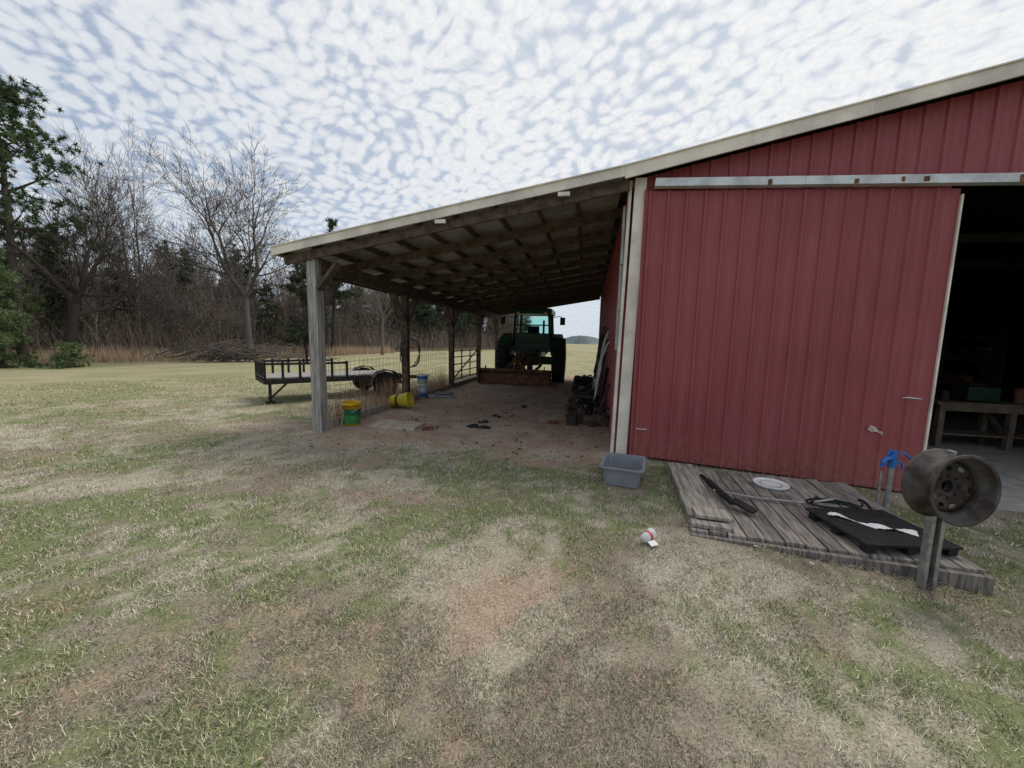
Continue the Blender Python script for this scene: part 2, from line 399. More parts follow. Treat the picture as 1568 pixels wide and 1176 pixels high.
def slab(mb,s0,s1,zf,d0,d1,th,mt,mb_under=None):
    V=[(s0,d0,zf(s0)),(s1,d0,zf(s1)),(s1,d1,zf(s1)),(s0,d1,zf(s0))]; V+=[(a,b_,c_-th) for a,b_,c_ in V]
    mb.add(V,[(0,1,2,3)],mt); mb.add(V,[(7,6,5,4)],mb_under or mt); mb.add(V,[(0,4,5,1),(1,5,6,2),(2,6,7,3),(3,7,4,0)],mt)
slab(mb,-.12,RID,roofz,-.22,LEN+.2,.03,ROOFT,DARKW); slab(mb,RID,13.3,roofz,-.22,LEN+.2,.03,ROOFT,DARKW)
mb.build('main_roof',barn)
mb=MB()
def fas(s0,s1,zf,h=.15):
    V=[]
    for dd_ in (-.25,-.222):
        for s_ in (s0,s1): V+= [(s_,dd_,zf(s_)+.012),(s_,dd_,zf(s_)+.012-h)]
    mb.add(V,[(0,1,3,2),(4,6,7,5),(0,2,6,4),(1,5,7,3),(0,4,5,1),(2,3,7,6)],TRIM)
    V=[(s0,-.27,zf(s0)+.03),(s1,-.27,zf(s1)+.03),(s1,-.10,zf(s1)+.03),(s0,-.10,zf(s0)+.03)]; V+=[(a,b_,c_-.016) for a,b_,c_ in V]
    mb.add(V,[(0,1,2,3),(7,6,5,4),(0,4,5,1),(1,5,6,2),(2,6,7,3),(3,7,4,0)],TRIM)
fas(-.12,2.6,roofz); fas(2.603,RID,roofz); fas(RID,13.3,roofz)
mb.build('roof_fascia',barn)
mb=MB()
mb.box((8.4,6.3,-.30),(9.2,13.2,.2),CONC); 
mb.box((5.6,-.17,-.29),(3.9,.30,.2),CONC)
mb.build('concrete_floor',barn)
mb=MB()
for d_ in (2.4,4.8,7.2,9.6): 
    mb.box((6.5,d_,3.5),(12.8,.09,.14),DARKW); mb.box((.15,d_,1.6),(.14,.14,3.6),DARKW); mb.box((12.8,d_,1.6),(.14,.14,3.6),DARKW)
mb.box((3.62,.12,1.6),(.1,.14,3.7),WOODB)
mb.build('interior_frames',barn)
wb=empty('workbench',loc2w(7.2,3.2,-.2),-TH)
WB=mat('bench_lumber',(.17,.13,.095),.85,var=.3,scale=5)
mb=MB()
mb.box((0,0,.84),(2.4,.6,.05),WB); mb.box((0,-.27,.76),(2.3,.04,.12),WB)
for a in (-1.1,.0,1.1):
    for b_ in (-.25,.25): mb.box((a,b_,.41),(.09,.09,.82),WB)
    mb.beam((a,-.25,.2),(a,.25,.7),.04,.08,WB)
mb.box((0,0,.25),(2.2,.5,.03),WB)
mb.build('bench_frame',wb)
GREEN=mat('green_paint',(.02,.05,.03),.5,var=.3)
mb=MB(); mb.box((-.4,0,1.03),(.5,.35,.26),GREEN); mb.box((-.4,0,1.19),(.3,.1,.05),BLACK); mb.cyl((.3,0,.87),(.3,0,1.15),.09,RUST); mb.box((.75,.05,.95),(.3,.25,.16),mat('red_paint',(.25,.03,.02),.4))
mb.cyl((-.85,.05,.87),(-.85,.05,1.05),.07,IRON)
mb.build('bench_tools',wb,bevel=.01)
mb=MB()
for zz_ in (.4,1.0,1.6,2.2): mb.box((0,0,zz_),(2.6,.5,.04),WOODD)
for a in (-1.28,0,1.28): mb.box((a,0,1.15),(.05,.52,2.3),WOODD)
for q in range(26):
    zz_=random.choice((.42,1.02,1.62)); h=random.uniform(.1,.35)
    mb.box((random.uniform(-1.15,1.15),0,zz_+h/2),(random.uniform(.1,.3),.3,h),random.choice((GREEN,RUST,WOODD,BLACK,IRON,IRON)))
mb.build('storage_shelf',None,loc2w(8.5,6.5,-.2),-TH)
# ------------------------------------------------------------------ pole shed (lean-to)
shed=empty('pole_shed',(CX,CY,0),-TH)
mb=MB(); slab(mb,-5.45,-.12,lean,-.22,LEN+.2,.02,ROOFT,SHEET); mb.build('lean_to_roof',shed)
mb=MB(); fas(-5.47,-.123,lean,.12)
mb.beam((-5.46,-.2,lean(-5.46)-.05),(-5.46,LEN+.2,lean(-5.46)-.05),.02,.10,TRIM)
mb.build('eave_fascia',shed)
mb=MB()
k=-.75
while k>-5.4:
    zt=lean(k)-.02-.045
    mb.box((k,LEN/2,zt),(.04,LEN+.3,.09),WOODB); k-=.58
for d_ in np.arange(-.10,LEN+.1,1.1):
    mb.beam((-5.35,d_,lean(-5.35)-.11-.07),(-.05,d_,lean(-.05)-.11-.07),.05,.14,WOODB)
mb.build('roof_framing',shed)
mb=MB()
for k in (-.9,-2.65): mb.box((k,-.235,lean(k)-.16),(.16,.03,.05),TRIM)
mb.build('purlin_ends',shed)
pd=[0,3.15,6.4,9.6,12.8]
mb=MB()
mb.box((-4.80,LEN/2,2.72),(.05,LEN,.24),WOODB)
mb.box((-5.00,LEN/2,2.72),(.05,LEN,.24),WOODB)
mb.build('eave_beam',shed)
mb=MB()
for q,d_ in enumerate(pd):
    m_=WOODG if q==0 else WOODB
    mb.beam((-4.87,d_,-.1),(-4.90,d_,2.86),.15 if q else .17,.15 if q else .17,m_,up=(0,1,0))
    for sg in (-1,1):
        if q==0 and sg<0: continue
        mb.beam((-4.9,d_+sg*.08,2.02),(-4.9,d_+sg*.62,2.62),.05,.16,WOODB,up=(1,0,0))
mb.beam((-4.80,-.02,2.35),(-4.45,-.02,2.75),.05,.15,WOODB,up=(0,1,0))
mb.build('posts_and_braces',shed)
mb=MB()
for q in range(4): mb.box((-4.88,pd[q]+1.6,.05),(.06,2.9,.16),WOODG)
mb.build('bottom_boards',shed)
mb=MB()
for a,z0,z1 in ((.32,2.75,3.55),(.40,2.1,2.9),(.48,1.5,2.25)): mb.box((-.07,a,(z0+z1)/2),(.03,.10,z1-z0),RAILM)
mb.build('side_trim_strips',shed)
jk=empty('wall_clutter',(CX,CY,0),-TH)
mb=MB()
HOSE=mat('pale_hose',(.45,.47,.45),.5); BLUE=mat('blue_paint',(.03,.16,.42),.45); 
for q in range(12):
    d_=1.3+q*.30+random.uniform(-.1,.1); w_=random.uniform(.06,.16); zt=random.uniform(1.5,2.0); zb_=random.uniform(.5,1.0); m_=random.choice((HOSE,BLACK,HOSE,IRON,HOSE))
    pts=[]
    for a in range(17):
        u=a/16*2*math.pi; pts.append((-.12-.20*abs(math.sin(u/2))*random.uniform(.9,1.1),d_+w_*math.sin(u),(zt+zb_)/2+(zt-zb_)/2*math.cos(u)))
    mb.tube(pts,.013,m_)
for q in range(10):
    d_=2.2+q*.6+random.uniform(-.2,.2); x_=-random.uniform(.2,.42)
    mb.beam((x_,d_,.0),(-.06,d_+random.uniform(-.3,.3),random.uniform(.7,1.7)),random.uniform(.02,.04),random.uniform(.03,.08),random.choice((WOODB,IRON,WOODD,WOODG)))
mb.build('hanging_hoses_and_leaning_boards',jk)
mb=MB()
for q in range(80):
    d_=random.uniform(1.8,9.5); x_=-random.uniform(.1,.85); h=random.uniform(.06,.34)*(1-.3*abs(x_))
    if random.random()<.5: mb.box((x_,d_,h/2),(random.uniform(.05,.25),random.uniform(.08,.35),h),random.choice((WOODB,IRON,RUST,BLACK,WOODD,IRON,WOODL)),rz=random.uniform(0,3),rx=random.uniform(-.4,.4))
    else: mb.tube([(x_+.15*math.cos(a)*random.uniform(.8,1.2),d_+.2*math.sin(a),h+.08*math.sin(a*2)) for a in np.linspace(0,5.5,12)],random.uniform(.012,.03),random.choice((IRON,WOODD,BLACK)))
for q in range(7):
    d_=random.uniform(3,9); mb.lathe([(.2,0),(.26,.02),(.28,.08),(.26,.14),(.2,.16)],(-random.uniform(.4,.8),d_,random.uniform(.0,.3)),(random.uniform(-.5,.5),.2,1),BLACK,18)
mb.build('scrap_pile',jk)
# ------------------------------------------------------------------ tractor
TG=mat('tractor_green',(.012,.050,.018),.4,var=.3); TY=mat('tractor_yellow',(.40,.27,.02),.5); TIRE=mat('tire_rubber',(.022,.021,.020),.85,var=.3)
gl,t,b=newmat('cab_glass'); b.inputs['Base Color'].default_value=(.65,.9,.86,1); b.inputs['Transmission Weight'].default_value=1; b.inputs['Roughness'].default_value=.02; b.inputs['IOR'].default_value=1.02
tx=loc2w(-2.76,10.2); tr=empty('tractor',(tx[0],tx[1],0),-TH)
def wheel(mb,c,R,wd,rr,lug=True,mt=TIRE,rim=TY):
    x,y,z=c; h=wd/2
    mb.lathe([(rr,-h*.8),(R*.82,-h),(R*.95,-h*.9),(R*.975,-h*.4),(R*.98,0),(R*.975,h*.4),(R*.95,h*.9),(R*.82,h),(rr,h*.8)],c,(1,0,0),mt,36)
    mb.lathe([(rr,-h*.7),(rr*.8,-h*.2),(rr*.3,-h*.1),(.01,-h*.1)],c,(1,0,0),rim,28); mb.lathe([(rr,h*.7),(rr*.8,h*.2),(rr*.3,h*.1),(.01,h*.1)],c,(1,0,0),rim,28)
    if lug:
        nl=22
        for i in range(nl):
            for sd_ in (-1,1):
                a=2*math.pi*(i+.5*(sd_>0))/nl; cy=y+R*math.cos(a); cz=z+R*math.sin(a)
                M=Matrix.Translation((x+sd_*h*.48,cy,cz))@Matrix.Rotation(a,4,'X')@Matrix.Rotation(sd_*.65,4,'Y')@Matrix.Diagonal((h*1.05,.07,.05,1))
                mb.boxm(M,mt)
mb=MB()
for sx in (-1,1): wheel(mb,(sx*1.12,0,.86),.86,.50,.45)
for sx in (-1,1): wheel(mb,(sx*.95,2.55,.58),.58,.36,.3)
mb.cyl((-1.1,0,.86),(1.1,0,.86),.13,TG); mb.beam((-.95,2.55,.58),(.95,2.55,.58),.14,.14,TG)
mb.build('wheels_and_axles',tr)
mb=MB()
mb.box((0,.1,.95),(.62,1.1,.62),IRON); mb.box((0,1.9,1.0),(.5,2.3,.45),TG)
mb.box((0,2.15,1.45),(.72,1.75,.62),TG); mb.box((0,3.05,1.35),(.66,.1,.7),BLACK)
mb.cyl((.25,1.75,1.75),(.25,1.75,2.55),.05,BLACK)
for sx in (-1,1):
    pts=[(-.55,1.15),(-.62,1.45),(-.45,1.75),(0,1.9),(.5,1.82),(.8,1.6)]
    for i in range(5): mb.beam((sx*1.02,pts[i][0],pts[i][1]),(sx*1.02,pts[i+1][0],pts[i+1][1]),.42,.04,TG)
    mb.box((sx*.83,.1,1.4),(.04,1.1,.7),TG)
mb.build('body_and_fenders',tr,bevel=.02)
mb=MB()
mb.box((0,.45,1.35),(1.5,1.4,.35),TG)
for sx in (-1,1):
    mb.beam((sx*.76,-.25,1.4),(sx*.68,-.22,2.72),.09,.09,BLACK); mb.beam((sx*.76,1.2,1.4),(sx*.68,1.15,2.72),.08,.08,BLACK); mb.beam((sx*.78,.4,1.4),(sx*.70,.4,2.72),.05,.05,BLACK)
    mb.cyl((sx*.55,-.36,2.70),(sx*.55,-.42,2.70),.07,mat('lamp_lens',(.7,.7,.65),.2),n=14)
mb.box((0,-.24,1.72),(1.5,.05,.42),TG); mb.box((0,-.27,2.25),(1.4,.04,.05),BLACK)
mb.box((0,.45,2.80),(1.6,1.7,.20),TG); mb.box((0,.45,2.91),(1.4,1.5,.04),TG)
mb.build('cab_frame',tr,bevel=.015)
mb=MB(); mb.box((0,-.25,2.3),(1.36,.008,.78),gl); mb.box((0,1.18,2.2),(1.36,.008,.9),gl); mb.build('cab_glass',tr)
mb=MB(); mb.box((0,.45,1.7),(.5,.5,.15),BLACK); mb.box((0,.24,1.98),(.48,.12,.5),BLACK,rx=.1)
mb.tube([(.16*math.cos(a),.95+.06*math.sin(a),1.98+.16*math.sin(a)) for a in np.linspace(0,6.3,17)],.015,BLACK); mb.beam((0,1.1,1.6),(0,.96,1.98),.05,.05,BLACK)
mb.build('seat_and_wheel',tr)
mb=MB()
for sx in (-1,1): mb.tube([(sx*.74,-.1,2.55),(sx*1.1,-.15,2.62),(sx*1.22,-.15,2.55)],.014,BLACK)
mb.box((1.22,-.16,2.42),(.2,.04,.3),BLACK); mb.box((-1.22,-.16,2.42),(.2,.04,.3),BLACK)
mb.box((0,-.5,.62),(.2,.3,.5),IRON); mb.box((0,-.55,1.2),(.5,.12,.2),IRON)
for sx in (-.42,.42):
    mb.beam((sx,-.1,.65),(sx-.15,-1.55,.42),.06,.1,IRON); mb.beam((sx,-.6,1.25),(sx,-.9,.55),.05,.05,RUST)
mb.beam((0,-.5,1.1),(-.15,-1.7,.95),.06,.06,RUST)
mb.cyl((0,-.6,.8),(-.15,-1.6,.6),.05,TY)
mb.build('mirrors_and_hitch',tr)
mb=MB(); bx=-.35
mb.box((bx,-1.75,.30),(2.6,.04,.5),RUST,rx=.1); mb.box((bx,-2.15,.22),(2.6,.03,.34),RUST,rx=-.15)
for sx in (-1.3,1.3): mb.box((bx+sx,-1.95,.28),(.04,.75,.50),RUST)
mb.beam((bx-1.3,-1.95,.52),(bx+1.3,-1.95,.52),.1,.1,RUST)
mb.beam((bx-.42,-1.7,.45),(bx,-1.65,1.0),.06,.08,RUST); mb.beam((bx+.42,-1.7,.45),(bx,-1.65,1.0),.06,.08,RUST); mb.beam((bx,-1.65,1.0),(bx,-2.1,.5),.05,.08,RUST)
for a in np.linspace(-1.1,1.1,6): mb.box((bx+a,-1.98,.38),(.03,.07,.6),IRON)
mb.build('box_blade',tr)
# ------------------------------------------------------------------ fence, gate, trailer
FW=mat('fence_wire',(.20,.18,.16),.6,.4)
fe=empty('wire_fence',(CX,CY,0),-TH); mb=MB()
def wire(p0,p1,r=.0035): mb.lathe([(r,0),(r,(Vector(p1)-Vector(p0)).length)],p0,Vector(p1)-Vector(p0),FW,3)
for q in range(2):
    a0=pd[q]+.1; a1=pd[q+1]-.1
    for z_ in np.arange(.15,1.2,.14): wire((-4.99,a0,z_),(-4.99,a1,z_+random.uniform(-.02,.02)))
    for d_ in np.arange(a0,a1,.155): wire((-4.99,d_,.1),(-4.99+random.uniform(-.01,.01),d_,1.19))
mb.build('welded_wire_mesh',fe)
mb=MB()
mb.tube([(-4.66+.24*math.cos(a)+.02*math.sin(a*2.7),pd[1]-.22+.05*math.sin(a*1.3),1.25+.34*math.sin(a)) for a in np.linspace(0,6.28*4,110)],.012,mat('coiled_cable',(.07,.065,.06),.6))
mb.build('hanging_wire_coil',None,(CX,CY,0),-TH)
gt=MB()
for z_ in (.25,.5,.75,1.0,1.2): gt.beam((-4.9,pd[2]+.15,z_),(-4.9,pd[3]-.15,z_),.03,.03,IRON)
for d_ in (pd[2]+.15,pd[2]+1.1,pd[2]+2.1,pd[3]-.15): gt.beam((-4.9,d_,.2),(-4.9,d_,1.25),.035,.035,IRON)
gt.beam((-4.9,pd[2]+.15,.25),(-4.9,pd[3]-.15,1.2),.03,.04,IRON)
gt.build('farm_gate',None,(CX,CY,0),-TH)
A=Vector((-5.65,8.75,0)); B=Vector((-3.15,10.9,0)); L_=(B-A).length; az=math.atan2(B.y-A.y,B.x-A.x)
tl=empty('utility_trailer',tuple(A),az); mb=MB()
BW=1.3
for y_ in (0,BW): mb.beam((0,y_,.52),(L_,y_,.52),.06,.12,IRON)
for x_ in np.linspace(0,L_,6): mb.beam((x_,0,.50),(x_,BW,.50),.05,.07,IRON)
for y_ in (0,BW):
    mb.beam((0,y_,.93),(L_*.55,y_,.93),.05,.05,IRON)
    for x_ in np.linspace(0,L_*.55,6): mb.beam((x_,y_,.5),(x_,y_,.98),.05,.05,IRON)
for x_ in (0,): 
    mb.beam((x_,0,.95),(x_,BW,.95),.05,.05,IRON)
    for y_ in (.32,.65,.98): mb.beam((x_,y_,.5),(x_,y_,.95),.05,.05,IRON)
mb.build('frame_and_rails',tl)
mb=MB()
for q in range(8): mb.box((L_/2,.09+q*.16,.595),(L_,.145,.03),WOODG)
mb.build('deck_boards',tl)
mb=MB()
mb.box((.12,.2,.28),(.06,.06,.5),IRON); mb.box((.12,.2,.02),(.2,.2,.03),IRON); mb.beam((.12,.2,.1),(.5,.2,.48),.04,.04,IRON)
mb.box((.9,.1,1.1),(.05,.05,.35),IRON)
mb.beam((L_*.9,BW/2,.45),(L_+.9,BW/2,.42),.08,.1,IRON)
mb.build('jack_and_tongue',tl)
mb=MB()
for y_ in (-.17,BW+.17):
    c_=(L_*.84,y_,.34)
    mb.lathe([(.2,-.09),(.30,-.1),(.34,-.06),(.34,.06),(.30,.1),(.2,.09)],c_,(0,1,0),TIRE,26); mb.lathe([(.2,-.08),(.16,-.02),(.01,-.02)],c_,(0,1,0),RUST,20)
    for i in range(6):
        a0=math.pi*i/6;a1=math.pi*(i+1)/6; mb.beam((c_[0]+.42*math.cos(a0),y_,c_[2]+.40*math.sin(a0)),(c_[0]+.42*math.cos(a1),y_,c_[2]+.40*math.sin(a1)),.24,.02,IRON)
mb.build('wheels_and_fenders',tl)
# ------------------------------------------------------------------ buckets
def bucket(name,loc,col,bands=(),tilt=None,h=.37,r=.145,handle=True):
    m_=mat(name+'_plastic',col,.4,var=.1); mb=MB(); e=empty(name,loc)
    prof=[(.001,0),(r*.86,0),(r*.98,h*.9),(r*1.05,h*.9),(r*1.05,h*.93),(r*1.0,h*.93),(r*1.03,h),(r*.96,h),(r*.84,.01),(.001,.01)]
    mb.lathe(prof,(0,0,0),(0,0,1),m_,32)
    for (z0,z1,cc_) in bands:
        rr=lambda z: r*(.86+.12*z/.9)+.0015
        mb.lathe([(rr(z0),z0*h),(rr(z1),z1*h)],(0,0,0),(0,0,1),cc_,32)
    if handle: mb.tube([(r*1.05*math.cos(a),-.02-.13*math.sin(a),h*.88-.12*math.sin(a)) for a in np.linspace(0,math.pi,14)],.004,RAILM)
    o=mb.build('bucket_body',e)
    if tilt: e.rotation_euler=tilt
    return e
YEL=(.66,.40,.02)
bucket('plastic_bucket',(-2.92,6.94,0),YEL,bands=((.10,.45,mat('green_label',(.05,.25,.07),.5)),(.45,.72,mat('dark_green_label',(.02,.11,.05),.5))),h=.42,r=.165)
bucket('plastic_bucket',(-2.72,8.72,.155),(.64,.50,.03),bands=((.3,.42,BLACK),),tilt=(0,math.radians(82),math.radians(-12)),h=.44,r=.165)
bucket('plastic_bucket',(-2.42,10.37,0),(.70,.72,.72),bands=((.1,.38,BLUE),(.45,.8,mat('pale_label',(.5,.62,.72),.5))),h=.38)
bucket('plastic_bucket',(-2.42,10.37,.26),(.70,.72,.72),bands=((.68,.9,BLUE),),h=.38)
mb=MB(); mb.box((-2.1,6.95,.012),(.9,.55,.04),mat('dusty_paver',(.45,.38,.31),.9),rz=-.15); mb.build('concrete_paver',bevel=.006)
mb=MB(); mb.box((-1.95,10.6,.03),(.75,.5,.05),mat('grey_board',(.30,.32,.32),.7),rz=.3); mb.box((-1.9,10.7,.08),(.5,.35,.04),BLACK,rz=.1,rx=.1); mb.build('feed_sack',bevel=.01)
def clod(mb,c,r,mt):
    vs=[];n_=8;m_=5
    for j in range(m_+1):
        for i in range(n_):
            a=math.pi*j/m_;b_=2*math.pi*i/n_; q=r*random.uniform(.65,1.2); vs.append((c[0]+q*math.sin(a)*math.cos(b_)*1.4,c[1]+q*math.sin(a)*math.sin(b_),c[2]+q*.6*math.cos(a)))
    mb.add(vs,[(j*n_+i,j*n_+(i+1)%n_,(j+1)*n_+(i+1)%n_,(j+1)*n_+i) for j in range(m_) for i in range(n_)],mt,True)
mb=MB()
for (a,b_) in ((-.72,6.95),(-.62,6.9),(-.52,6.96),(-.45,6.88),(-.60,7.3),(-.5,7.35),(-.66,7.0),(-.25,7.9),(-.35,8.0),(.3,9.2)): clod(mb,(a,b_,.02),random.uniform(.035,.065),BLACK)
mb.build('dark_clods')
mb=MB()
for (s_,d_,r_) in ((-3.2,.6,.3),(-1.1,1.8,.5)):
    x_,y_,z_=loc2w(s_,d_); mb.box((x_,y_,.03),(.20,.09,.055),RUST,rz=r_)
for q in range(620):
    s_=random.uniform(-4.4,-.2); d_=random.uniform(-.9,9); p=loc2w(s_,d_,.01); clod(mb,p,random.uniform(.005,.020),random.choice((WOODB,WOODL,WOODD,WOODL,WOODD)))
mb.build('floor_debris')
# ------------------------------------------------------------------ tub
TUB=mat('grey_tub_plastic',(.24,.255,.285),.45,var=.1)
mb=MB()
def rr_ring(a,b_,z,r=.05,n_=5):
    pts=[]
    for (cx,cy,st) in ((a-r,b_-r,0),(-a+r,b_-r,1),(-a+r,-b_+r,2),(a-r,-b_+r,3)):
        for i in range(n_): u=(st+i/(n_-1))*math.pi/2; pts.append((cx+r*math.cos(u),cy+r*math.sin(u),z))
    return pts
rings=[rr_ring(.19,.26,0),rr_ring(.215,.29,.20),rr_ring(.245,.32,.20),rr_ring(.245,.32,.215),rr_ring(.21,.285,.215),rr_ring(.185,.255,.012)]
V=[p for q in rings for p in q]; k=20; F=[(j*k+i,j*k+(i+1)%k,(j+1)*k+(i+1)%k,(j+1)*k+i) for j in range(5) for i in range(k)]+[tuple(range(k))[::-1],tuple(5*k+i for i in range(k))]
mb.add(V,F,TUB); mb.build('plastic_tub',None,(1.34,4.42,.005),-.36)
# ------------------------------------------------------------------ wooden platform
plat=empty('wooden_platform',(1.56,3.10,.03),-.27)
DECK=[mat('deck_board_%d'%i,(.30*f,.265*f,.235*f),.9,var=.5,scale=4,stretch=(9,.8,1),bump=.5) for i,f in enumerate((1,.8,1.18,.92))]
mb=MB(); x_=0; i=0
while x_<1.9:
    mb.box((x_+.07,.98+random.uniform(-.012,.012),-.02+random.uniform(-.004,.004)),(.130,1.84,.036),DECK[random.randrange(4)],rz=random.uniform(-.005,.005)); x_+=.1415
mb.build('deck_boards',plat,bevel=.003)
mb=MB()
mb.box((.98,.025,-.10),(2.0,.045,.15),DECK[1]); mb.box((.98,1.87,-.10),(2.0,.04,.14),DECK[1])
for a in (.02,.65,1.3,1.93): mb.box((a,.95,-.12),(.045,1.78,.14),DECK[1])
mb.build('joists',plat,bevel=.004)
PLK=mat('bare_plank',(.37,.33,.28),.9,var=.45,scale=3,stretch=(8,1,1),bump=.4)
mb=MB()
mb.box((.15,1.08,.022),(.29,1.62,.04),PLK); mb.box((.17,.15,.018),(.33,.10,.035),DECK[2],rz=-.05); mb.box((.2,.30,.062),(.30,.20,.03),PLK,rz=.06,ry=.03)
mb.build('loose_planks',plat,bevel=.004)
mb=MB()
mb.lathe([(.001,0),(.165,0),(.175,.012),(.18,.03),(.172,.03),(.165,.016),(.155,.014),(.001,.014)],(0,0,0),(0,0,1),WHITE,40)
mb.lathe([(.10,.017),(.10,.0155),(.115,.0155),(.115,.017)],(0,0,0),(0,0,1),mat('lid_print',(.55,.45,.42),.5),30)
mb.build('bucket_lid',None,(2.98,4.25,.035))
mb=MB()
mb.beam((2.24,4.22,.08),(2.14,3.55,.11),.05,.05,BLACK); mb.beam((2.17,3.6,.12),(2.28,3.42,.08),.10,.03,BLACK); mb.cyl((2.24,4.25,.08),(2.27,4.42,.07),.022,BLACK)
mb.build('trimmer_tool',bevel=.006)
mb=MB(); mb.tube([(2.15,3.92,.09),(2.5,3.82,.06),(2.95,3.68,.07),(3.15,3.6,.15)],.012,GALV); mb.build('metal_rod')
pl=empty('black_rubber_mat',(2.76,2.80,.035),-.02); mb=MB()
MATT=mat('rubber_mat',(.022,.023,.026),.6,var=.3,scale=12)
mb.box((.36,.34,.070),(.72,.66,.022),MATT)
for q in range(16): mb.box((.03+q*.044,.34,.0835),(.016,.64,.005),MATT)
for a in (.05,.36,.67):
    for b_ in (.06,.34,.60): mb.box((a,b_,.030),(.07,.07,.058),BLACK)
mb.build('mat_slab',pl,bevel=.003)
mb=MB(); V=[];F=[]
for i in range(33):
    u=i/32; w_=.010+.008*abs(math.sin(u*9))+.014*random.random(); cx=.08+.46*u; cy=.50-.34*u+.035*math.sin(u*9)+random.uniform(-.006,.006); V+=[(cx-w_*.5,cy-w_,.094+.008*math.sin(u*11)),(cx+w_*.5,cy+w_,.098+.014*math.sin(u*14))]
F=[(2*i,2*i+2,2*i+3,2*i+1) for i in range(32)]
mb.add(V,F,WHITE); mb.build('paper_strip',pl)
mb=MB(); mb.tube([(2.95+.5*u+.05*math.sin(u*9),3.62+.12*math.sin(u*6),.10+.02*math.sin(u*13)) for u in np.linspace(0,1.3,30)],.013,BLACK)
mb.tube([(3.2+.25*math.cos(a),3.65+.14*math.sin(a),.06+.008*a) for a in np.linspace(0,6,30)],.011,BLACK)
mb.build('black_hose')
# ------------------------------------------------------------------ hydrant
hy=empty('yard_hydrant',(4.05,3.98,-.15)); mb=MB()
HB=mat('hydrant_blue',(.03,.16,.50),.4,var=.15)
mb.cyl((0,0,-.05),(0,0,.56),.026,GALV,n=14); mb.cyl((-.07,.03,-.05),(-.07,.03,.46),.013,GALV)
mb.build('standpipe',hy)
mb=MB()
mb.cyl((0,0,.52),(0,0,.66),.038,HB,n=16); mb.cyl((0,0,.66),(0,0,.70),.025,HB)
mb.tube([(-.03,-.01,.62),(-.10,-.03,.615),(-.135,-.04,.58),(-.14,-.04,.53)],.022,HB,10)
mb.beam((-.03,0,.70),(.13,0,.66),.03,.018,HB); mb.beam((.13,0,.66),(.21,0,.60),.03,.018,HB); mb.beam((-.03,0,.70),(-.06,0,.64),.02,.02,HB)
mb.tube([(.04,.0,.58),(.10,.0,.57),(.12,0,.5)],.012,HB,8)
mb.build('head_and_handle',hy,bevel=.003)
# ------------------------------------------------------------------ wheel on post
ws=empty('wheel_rim_hose_hanger',(3.02,2.55,0)); mb=MB()
mb.box((-.035,.06,.36),(.028,.05,1.12),GALV); mb.box((.035,.06,.36),(.028,.05,1.12),GALV); mb.box((0,.08,.36),(.05,.012,1.12),IRON)
mb.build('steel_post',ws,bevel=.003)
RIM=mat('dirty_steel_rim',(.085,.075,.069),.75,.1,var=.5,scale=9,col2=(.042,.032,.026))
RIMD=mat('rim_inside',(.070,.058,.051),.8,.1,var=.45,scale=8,col2=(.034,.025,.020))
mb=MB(); wc=Vector((-.085,-.065,.705)); axd=Vector((.03,-1,.06)).normalized(); q_=1.05
mb.lathe([(r_*q_,h_) for r_,h_ in [(.205,.09),(.222,.095),(.226,.088),(.222,.078),(.205,.073),(.200,.05),(.178,.038),(.172,-.035),(.200,-.05),(.204,-.075),(.224,-.08),(.228,-.09),(.222,-.095),(.203,-.085),(.195,-.05),(.167,-.035),(.165,0),(.172,.038),(.195,.05),(.200,.08),(.205,.09)]],wc,axd,RIM,56)
a_=axd.orthogonal().normalized(); b__=axd.cross(a_)
def dp(r,t_,h): return wc+axd*h+(a_*math.cos(t_)+b__*math.sin(t_))*r*q_
NS=80
rads=[.166,.150,.137,.112,.098,.055,.04]; hs=[-.02,.0,.006,.008,.0,-.014,-.014]
V=[];F=[]
for r_,h_ in zip(rads,hs):
    for i in range(NS): V.append(dp(r_,2*math.pi*i/NS,h_))
for j in range(len(rads)-1):
    for i in range(NS):
        if j==2 and (i%8) in (2,3,4,5): continue
        F.append((j*NS+i,j*NS+(i+1)%NS,(j+1)*NS+(i+1)%NS,(j+1)*NS+i))
mb.add(V,F,RIMD,True)
for i in range(8):
    p=dp(.072,2*math.pi*i/8,-.008); mb.cyl(p,p+axd*.006,.009,BLACK,n=10)
mb.lathe([(.042,-.014),(.042,-.06)],wc,axd,BLACK,20)
mb.build('wheel_rim',ws)
# ------------------------------------------------------------------ paper cup and litter
mb=MB(); mb.lathe([(.001,0),(.032,0),(.045,.11),(.048,.112),(.044,.112),(.031,.004),(.001,.004)],(0,0,0),(.75,.5,.12),WHITE,26)
mb.lathe([(.0385,.05),(.0415,.075)],(0,0,0),(.75,.5,.12),mat('cup_red_print',(.5,.08,.06),.5),26)
mb.box((.07,-.03,-.02),(.07,.05,.01),WHITE,rz=.4,rx=.3)
mb.build('paper_cup',None,(1.08,2.93,.05))
mb=MB()
for (a,b_) in ((2.3,2.75),(3.28,2.35),(2.0,2.95)): mb.box((a,b_,float(terr(a,b_))+.03),(.03,.02,.006),WHITE,rz=random.random()*3,rx=.3)
mb.build('paper_litter')
mb=MB()
for q in range(180):
    u=random.uniform(.45,1.8); a=1.56+u*math.cos(.27)+random.gauss(0,.02); b_=3.10-u*math.sin(.27)-random.uniform(.02,.18); z_=float(terr(a,b_)); l_=random.uniform(.05,.18); th_=random.uniform(0,6.28)
    mb.tube([(a,b_,z_+.01),(a+l_*.5*math.cos(th_),b_+l_*.5*math.sin(th_),z_+random.uniform(.02,.06)),(a+l_*math.cos(th_),b_+l_*math.sin(th_)*.6,z_+.01)],.0016,WOODL,3)
mb.build('dead_twigs')
